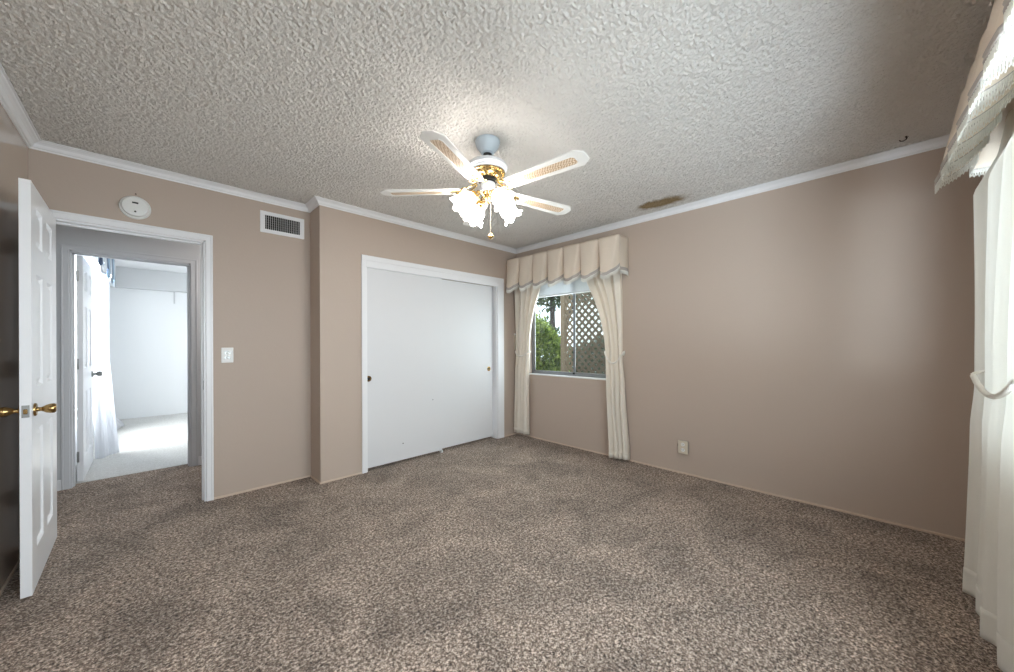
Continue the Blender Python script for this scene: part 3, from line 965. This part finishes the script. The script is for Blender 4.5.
wb = thing('wall_sensor', (3.405, YA, 1.105), 'slim white box on the wall in the corner beside the window curtain', 'sensor')
part('case', box(BM(), 3.388, 3.424, YA - 0.024, YA, 1.105, 1.315, 0.004), M['ivory'], wb)
part('end_cap', box(BM(), 3.386, 3.426, YA - 0.026, YA - 0.001, 1.300, 1.322, 0.003), M['plastic'], wb)

# ------------------------------------------------------------------ curtains and valances
def lerp(a, b, t):
    return a + (b - a) * t
def sstep(t):
    return t * t * (3 - 2 * t)
def profile(keys, z):
    """keys: list of (z, A(x,y), B(x,y), amp, pinch) from top to bottom"""
    for i in range(len(keys) - 1):
        z1, z0 = keys[i][0], keys[i + 1][0]
        if z0 <= z <= z1:
            t = (z1 - z) / (z1 - z0)
            mode = keys[i][4]
            tt = {'s': sstep(t), 'l': t, 'in': t * t, 'out': 1 - (1 - t) ** 2, 'in3': t ** 1.5}[mode]
            A = Vector(keys[i][1]).lerp(Vector(keys[i + 1][1]), tt)
            B = Vector(keys[i][2]).lerp(Vector(keys[i + 1][2]), tt)
            return A, B, lerp(keys[i][3], keys[i + 1][3], tt)
    k = keys[-1] if z < keys[-1][0] else keys[0]
    return Vector(k[1]), Vector(k[2]), k[3]
def curtain_grid(keys, folds, nrm, nu=150, nv=70, phase=0.0, wob=0.15, seed=1, hem=None):
    rnd = random.Random(seed)
    offs = [rnd.uniform(-1, 1) for _ in range(12)]
    nrm = Vector(nrm[:2])
    zt, zb = keys[0][0], keys[-1][0]
    grid = []
    for i in range(nv + 1):
        z = lerp(zt, zb, i / nv)
        A, B, amp = profile(keys, z)
        row = []
        for j in range(nu + 1):
            u = j / nu
            w = u + 0.05 * math.sin(2 * PI * u * 2 + offs[0]) * 0.5 + 0.012 * math.sin(5 * z + offs[1] * 3 + 7 * u)
            ph = 2 * PI * folds * w + phase
            a = amp * (0.75 + 0.25 * math.sin(3.1 * u * PI + offs[2] * 3))
            f = math.sin(ph) + 0.28 * math.sin(2 * ph + offs[3] * 2 + z)
            p = A.lerp(B, u) + nrm * (a * f)
            row.append((p.x, p.y, z))
        grid.append(row)
    return grid
def drapes(name, keys, folds, nrm, label, cat, tie=None, mat='cream', group=None, seed=1, phase=0.0, nu=150, nv=70, hemh=0.0, thick=0.003):
    base = ((keys[-1][1][0] + keys[-1][2][0]) / 2, (keys[-1][1][1] + keys[-1][2][1]) / 2, keys[-1][0])
    r = thing(name, base, label, cat, group)
    g = curtain_grid(keys, folds, nrm, nu, nv, phase, seed=seed)
    pn = part('panel', sheet(BM(), g), M[mat], r, smooth=True, solid=thick)
    if hemh:
        zb = keys[-1][0]
        sub = [row for row in g if row[0][2] <= zb + hemh + 1e-6]
        if len(sub) > 1:
            N_ = Vector(nrm)
            g2 = []
            for row in sub:
                nr = []
                for j, p in enumerate(row):
                    a, b = Vector(row[max(0, j - 1)]), Vector(row[min(len(row) - 1, j + 1)])
                    t = b - a
                    nn = Vector((-t.y, t.x, 0))
                    if nn.length > 0:
                        nn.normalize()
                    if nn.dot(N_) < 0:
                        nn = -nn
                    nr.append(tuple(Vector(p) + nn * (thick * 0.5 + 0.0012)))
                g2.append(nr)
            part('hem', sheet(BM(), g2), M[mat], r, parent=pn, smooth=True, solid=0.0015)
    if tie:
        tp, rad = tie
        bm = BM()
        n = len(tp)
        P = [Vector(p) for p in tp]
        for st in (0, 1, 2):
            pts = []
            tot = 0
            for i in range(n):
                if i: tot += (P[i] - P[i - 1]).length
                d = (P[min(i + 1, n - 1)] - P[max(i - 1, 0)]).normalized()
                up = Vector((0, 0, 1))
                sd_ = d.cross(up).normalized()
                a = tot * 150 + st * 2 * PI / 3
                pts.append(P[i] + (sd_ * math.cos(a) + up * math.sin(a)) * rad * 0.62)
            tube(bm, pts, rad * 0.55, 6)
        part('tieback', bm, M['rope'], r, smooth=True)
    return r
def loop_around(c0, c1, depth, nrm, zmid, zend, n=90, pad=0.012):
    """cord from the wall end, round the front of the bundle and back"""
    c0, c1, nrm = Vector(c0), Vector(c1), Vector(nrm[:2])
    mid = (c0 + c1) / 2
    half = (c1 - c0) / 2
    L = half.length + pad
    hd = half.normalized()
    out = []
    for i in range(n + 1):
        t = i / n
        a = PI * (1.18 - 1.36 * t)
        p = mid + hd * (L * math.cos(a)) + nrm * (depth * math.sin(a))
        z = zmid + (zend - zmid) * abs(math.cos(a)) ** 2
        out.append((p.x, p.y, z))
    return out

# window curtains on the right wall (room side is -x)
XK = 3.375
drapes('window_curtain', [
    (2.19, (XK, 3.275), (XK, 2.80), 0.040, 'l'),
    (1.85, (XK, 3.272), (XK, 2.86), 0.040, 'out'),
    (1.05, (XK - 0.005, 3.236), (XK - 0.005, 3.022), 0.020, 's'),
    (0.80, (XK - 0.005, 3.258), (XK - 0.005, 3.035), 0.020, 's'),
    (0.045, (XK - 0.005, 3.268), (XK - 0.005, 3.042), 0.034, 'l')], 4, (-1, 0, 0),
    'cream tied back curtain left of the garden window, next to the closet', 'curtain',
    (loop_around((XK, 3.24), (XK, 3.02), 0.040, (-1, 0, 0), 1.03, 1.09, n=140), 0.009), group='cream tied back curtains', seed=3, hemh=0.08, mat='creamthick')
drapes('window_curtain', [
    (2.19, (XK, 2.24), (XK, 1.765), 0.040, 'l'),
    (1.83, (XK, 2.15), (XK, 1.765), 0.040, 'out'),
    (1.02, (XK - 0.01, 1.935), (XK + 0.01, 1.762), 0.020, 's'),
    (0.75, (XK - 0.02, 1.925), (XK + 0.015, 1.745), 0.026, 's'),
    (0.022, (XK - 0.04, 1.878), (XK + 0.022, 1.702), 0.036, 'l')], 4, (-0.95, 0.2, 0),
    'cream tied back curtain right of the garden window', 'curtain',
    (loop_around((XK - 0.01, 1.94), (XK + 0.01, 1.765), 0.040, (-1, 0, 0), 0.985, 1.10, n=140), 0.009), group='cream tied back curtains', seed=5, hemh=0.08, phase=0.8, mat='creamthick')
# large near curtain (room side is +y)
drapes('window_curtain', [
    (2.12, (2.54, -0.408), (1.45, -0.408), 0.018, 'l'),
    (1.97, (2.54, -0.385), (1.50, -0.385), 0.018, 'l'),
    (1.83, (2.54, -0.325), (1.53, -0.335), 0.022, 'out'),
    (1.02, (2.50, -0.325), (1.92, -0.340), 0.022, 's'),
    (0.80, (2.56, -0.325), (1.95, -0.340), 0.028, 's'),
    (0.040, (2.655, -0.325), (1.95, -0.340), 0.034, 'l')], 4, (0, 1, 0),
    'large cream tied back curtain at the right edge beside the near window', 'curtain',
    ([(2.44, -0.345, 1.075)] + [(2.452 - 0.56 * t, -0.296 - 0.012 * t, 1.050 - 0.070 * math.sin(PI * t) ** 0.8 + 0.015 * t) for t in [k / 120 for k in range(121)]] + [(1.885, -0.36, 1.085)], 0.0085),
    group='cream tied back curtains', seed=11, phase=1.2, nu=240, nv=90, hemh=0.12)

def valance(name, n, org, along, outd, L, ztop, zn, zl, proj, label, ret_first, ret_last, group, top=0.016, low=0.026, pin=0.058, fr=0.034, br=0.024, pw=0.8):
    """pleated valance: org = front corner on plan, along/outd unit plan vectors (along from org, outd into the room)"""
    org, along, outd = Vector(org), Vector(along), Vector(outd)
    r = thing(name, (org + along * L / 2).to_3d() + Vector((0, 0, zl)), label, 'valance', group)
    pitch = L / n
    M_ = 28
    def horiz(k, s, h):
        """plan offset (along, out) at panel k, fraction s, h = 0 top..1 bottom"""
        bulge = (top + low * h) * math.sin(PI * s) ** pw
        e = min(s, 1 - s)
        v = max(0, 1 - e / (0.04 + 0.19 * h))
        inn = (0.008 + pin * h) * v ** 0.8
        return (k + s) * pitch, bulge - inn + 0.022 * h
    def zbot(s):
        return zn - (zn - zl) * math.sin(PI * s) ** 0.65
    seq = []
    if ret_first:
        for j in range(12):
            seq.append(('r0', j / 12))
    for k in range(n):
        for j in range(M_):
            seq.append((k, j / M_))
    seq.append((n - 1, 1.0))
    if ret_last:
        for j in range(1, 13):
            seq.append(('r1', j / 12))
    def pt(q, h, push=0.0, dz=0.0):
        k, s = q
        if k == 'r0':
            p = org + outd * (-proj * (1 - s)) - along * (0.004 + 0.02 * h * math.sin(PI * s) + push)
            zb = zn - (zn - zl) * 0.5
        elif k == 'r1':
            p = org + along * (L + 0.004 + 0.02 * h * math.sin(PI * s) + push) + outd * (-proj * s)
            zb = zn - (zn - zl) * 0.5
        else:
            al, ou = horiz(k, s, h)
            p = org + along * al + outd * (ou + push)
            zb = zbot(s)
        return Vector((p.x, p.y, ztop + (zb - ztop) * h + dz))
    nv = 16
    pn = part('panel', sheet(BM(), [[pt(q, i / nv) for q in seq] for i in range(nv + 1)]), M['creamval'], r, smooth=True, solid=0.003)
    g = []
    for dz in (br, br * 0.6, br * 0.2, -0.006):
        g.append([pt(q, 1.0, 0.004 + 0.002 * math.cos(dz * 300), dz) for q in seq])
    part('braid', sheet(BM(), g), M['gimp'], r, parent=pn, smooth=True, solid=0.002)
    bm = BM()
    P = [pt(q, 1.0, 0.003, -0.006) for q in seq]
    # loops of fringe, walked at an even spacing
    acc = [0.0]
    for i in range(1, len(P)):
        acc.append(acc[-1] + (P[i] - P[i - 1]).length)
    step = 0.0075
    m_ = int(acc[-1] / step)
    idx = 0
    def at(d):
        nonlocal idx
        idx = 0
        while idx < len(acc) - 2 and acc[idx + 1] < d:
            idx += 1
        t = (d - acc[idx]) / max(1e-9, acc[idx + 1] - acc[idx])
        return P[idx].lerp(P[idx + 1], min(1, max(0, t)))
    prev = None
    strip_ = []
    for i in range(m_ + 1):
        a, b = at(i * step), at(min(acc[-1], i * step + step * 0.9))
        lo = Vector((0, 0, -fr - 0.006 * (i % 2)))
        pts = [a, a + lo * 0.7 + (b - a) * 0.05, (a + b) / 2 + lo, b + lo * 0.7 - (b - a) * 0.05, b]
        tube(bm, pts, 0.0018, 4, cap=False)
        strip_.append(a)
    V0 = [bm.verts.new(p + Vector((0, 0, 0.004))) for p in strip_]
    V1 = [bm.verts.new(p - Vector((0, 0, fr * 0.5))) for p in strip_]
    for i in range(len(V0) - 1):
        bm.faces.new((V0[i], V0[i + 1], V1[i + 1], V1[i]))
    part('fringe', bm, M['fringe'], r, parent=pn, smooth=True)
    # mounting board behind the cloth
    a = org - outd * proj + along * 0.006
    b = org + along * (L - 0.006) - outd * 0.012
    part('mounting_board', box(BM(), min(a.x, b.x), max(a.x, b.x), min(a.y, b.y), max(a.y, b.y), ztop - 0.03, ztop - 0.010), M['board'], r)
    return r
valance('window_valance', 7, (3.245, 3.288), (0, -1), (-1, 0), 1.55, 2.250, 1.962, 1.858, XB - 3.245,
        'cream scalloped valance above the garden window', False, True, 'pleated valances')
valance('window_valance', 15, (2.61, -0.296), (-1, 0), (0, 1), 3.04, 2.262, 2.030, 1.890, -0.296 - YE,
        'cream fringed valance above the near window at the right edge', True, True, 'pleated valances', top=0.020, low=0.050, pin=0.055, fr=0.026, br=0.018, pw=0.7)

# blind pulled up behind the garden valance
bl = thing('window_blind', (XB + 0.02, (WB0 + WB1) / 2, 1.76), 'white window blind pulled up above the sliding window', 'blind')
part('head_rail', box(BM(), XB + 0.005, XB + 0.045, WB0 + 0.01, WB1 - 0.01, 1.93, 1.97, 0.003), M['blind'], bl)
bm = BM()
for i in range(13):
    z = 1.785 + i * 0.0112
    box(bm, XB + 0.004, XB + 0.044, WB0 + 0.012, WB1 - 0.012, z, z + 0.0045)
part('slat_stack', bm, M['blind'], bl)
part('bottom_rail', box(BM(), XB + 0.006, XB + 0.042, WB0 + 0.012, WB1 - 0.012, 1.760, 1.780, 0.004), M['blind'], bl)

# far bedroom curtains
drapes('sheer_curtain', [
    (2.12, (-0.46, 5.56), (-0.40, 6.05), 0.022, 'l'),
    (1.95, (-0.44, 5.56), (-0.39, 6.00), 0.022, 'l'),
    (0.02, (-0.38, 5.58), (-0.25, 5.80), 0.030, 's')], 6, (1, 0, 0), 'white sheer curtain just beyond the far bedroom door', 'curtain', mat='sheer', seed=21, group='white sheer curtains')
drapes('sheer_curtain', [
    (2.12, (-0.46, 6.80), (-0.40, 7.25), 0.022, 'l'),
    (1.2, (-0.44, 7.0), (-0.40, 7.28), 0.022, 's'),
    (0.25, (-0.42, 7.15), (-0.38, 7.40), 0.024, 's'),
    (0.02, (-0.40, 7.20), (-0.28, 7.62), 0.034, 'in')], 6, (1, 0, 0), 'white sheer curtain at the far end of the far bedroom window', 'curtain', mat='sheer', seed=22, group='white sheer curtains')
vb = thing('striped_valance', (-0.36, 6.2, 1.93), 'blue and grey striped valance over the far bedroom window', 'valance')
g = []
for i in range(9):
    h = i / 8
    row = []
    for j in range(121):
        y = 4.98 + 2.35 * j / 120
        s = (j / 120 * 5) % 1
        zb = 1.955 + 0.08 * abs(math.cos(PI * s)) ** 1.2
        row.append((-0.335 + 0.010 * math.sin(2 * PI * 10 * j / 120) * h, y, lerp(2.33, zb, h)))
    g.append(row)
part('panel', sheet(BM(), g), M['stripes'], vb, smooth=True, solid=0.004)
part('mounting_board', box(BM(), LWX, -0.345, 5.0, 7.32, 2.29, 2.31), M['roomwhite'], vb)

# ------------------------------------------------------------------ garden outside the window
solo('ground', box(BM(), XB + T, 12, -4, 14, -0.4, -0.2), M['soil'], 'bare garden soil outside the window', 'ground', kind='structure')
solo('ground', box(BM(), -4, 8, -8, YE - T, -0.4, -0.2), M['soil'], 'bare garden soil outside the near window', 'ground', kind='structure')
LX = 4.55
def at_y(u, x):
    a = R(YAW)
    F = (math.sin(a), math.cos(a)); Rr = (math.cos(a), -math.sin(a))
    k = (u - 507) / FPX
    dx, dy = F[0] + k * Rr[0], F[1] + k * Rr[1]
    return dy / dx * x
ly1, ly0 = 3.32, 2.60
lf = thing('lattice_fence', (LX, (ly0 + ly1) / 2, -0.2), 'weathered wooden diamond lattice screen outside the garden window', 'fence')
lz0, lz1 = 0.30, 2.35
for y in (ly1 + 0.03, ly0 - 0.05):
    part('post', box(BM(), LX - 0.035, LX + 0.035, y - 0.04, y + 0.04, -0.2, 2.45, 0.004), M['lattice'], lf)
for z in (lz0, lz1):
    part('rail', box(BM(), LX - 0.03, LX + 0.03, ly0 - 0.01, ly1 - 0.01, z - 0.03, z + 0.03, 0.003), M['lattice'], lf)
def lath(sgn, x):
    bm = BM()
    w = 0.018
    sp = 0.112
    h = lz1 - lz0
    k = -int(h / sp) - 2
    while True:
        y0_ = ly0 + k * sp
        if y0_ > ly1 + 0.01 and sgn > 0 and k * sp > (ly1 - ly0):
            break
        if k > 80:
            break
        k += 1
        # line y = y0_ + t, z = lz0 + t (sgn) ; clipped to the panel
        a, b = max(ly0, y0_), min(ly1, y0_ + h)
        if b - a < 0.03:
            continue
        pts = []
        for y in (a, b):
            t = y - y0_
            z = lz0 + t
            yy = y if sgn > 0 else ly0 + ly1 - y
            pts.append((yy, z))
        (ya, za), (yb, zb) = pts
        d = Vector((yb - ya, zb - za)).normalized()
        nrm = Vector((-d.y, d.x)) * w
        prism(bm, [(ya + nrm.x, za + nrm.y), (yb + nrm.x, zb + nrm.y), (yb - nrm.x, zb - nrm.y), (ya - nrm.x, za - nrm.y)], x, x + 0.008, lambda p, q, c: Vector((c, p, q)))
    return bm
part('lattice_panel', lath(1, LX - 0.008), M['lattice'], lf)
part('lattice_panel', lath(-1, LX + 0.0005), M['lattice'], lf)
# boards closing the side of the porch
bm = BM()
for i in range(6):
    y = ly0 - 0.10 - i * 0.145
    box(bm, LX - 0.012, LX + 0.012, y - 0.14, y, -0.2, 2.4, 0.003)
solo('board_fence', bm, M['lattice'], 'plain vertical board fence right of the lattice screen', 'fence')

def foliage(c, rad, n, size, seed, shell=0.55):
    rnd = random.Random(seed)
    bm = BM()
    c = Vector(c)
    for _ in range(n):
        while True:
            d = Vector((rnd.uniform(-1, 1), rnd.uniform(-1, 1), rnd.uniform(-1, 1)))
            if shell < d.length < 1:
                break
        lump = 1 + 0.18 * math.sin(5 * d.x + 3 * d.z + seed) * math.cos(4 * d.y - 2 * d.z)
        p = c + Vector((d.x * rad[0], d.y * rad[1], d.z * rad[2])) * lump
        a = Vector((rnd.gauss(0, 1), rnd.gauss(0, 1), rnd.gauss(0.2, 1))).normalized()
        _, u, w = frame_from(a)
        s = size * rnd.uniform(0.6, 1.3)
        tip = p + a * s
        m1 = p + a * s * 0.5 + u * s * 0.24 + w * s * 0.06
        m2 = p + a * s * 0.5 - u * s * 0.24 + w * s * 0.06
        vs = [bm.verts.new(q) for q in (p, m1, tip, m2)]
        bm.faces.new(vs)
    return bm
def bush(name, c, rad, n, size, seed, mat, label, cat, stems):
    r = thing(name, (c[0], c[1], -0.2), label, cat)
    part('foliage', foliage(c, rad, n, size, seed), M[mat], r)
    bm = BM()
    for (dx, dy, top, rr) in stems:
        tube(bm, [(c[0], c[1], -0.2), (c[0] + dx * 0.4, c[1] + dy * 0.4, (top - 0.2) * 0.5), (c[0] + dx, c[1] + dy, top)], [rr, rr * 0.8, rr * 0.5], 8)
    part('trunk' if cat == 'tree' else 'stems', bm, M['bark'], r, smooth=True)
    return r
bush('leafy_shrub', (5.05, 4.30, 0.75), (0.55, 0.52, 0.92), 5200, 0.12, 4, 'leaf', 'bright green leafy shrub beside the lattice screen', 'shrub', [(0.1, 0.1, 0.9, 0.02), (-0.1, 0.05, 0.8, 0.02), (0.0, -0.12, 0.9, 0.018)])
bush('low_shrub', (6.35, 3.55, 0.36), (0.36, 1.45, 0.95), 15000, 0.10, 9, 'leafdark', 'low dull green shrub behind the lattice screen', 'shrub', [(0.1, 0.2, 0.5, 0.02), (-0.05, -0.3, 0.5, 0.02)])
bush('garden_tree', (8.3, 6.5, 3.5), (1.9, 2.4, 1.25), 9000, 0.20, 14, 'leafdark', 'dark tree with a grey trunk beyond the green shrub', 'tree', [(0.15, 0.15, 3.6, 0.10), (0.5, -0.8, 3.6, 0.07)])
bush('distant_shrub', (9.5, 8.8, 1.1), (1.4, 1.6, 1.2), 3500, 0.20, 17, 'leafdark', 'distant rounded shrub seen over the bright green shrub', 'shrub', [(0.1, 0.1, 1.4, 0.04)])
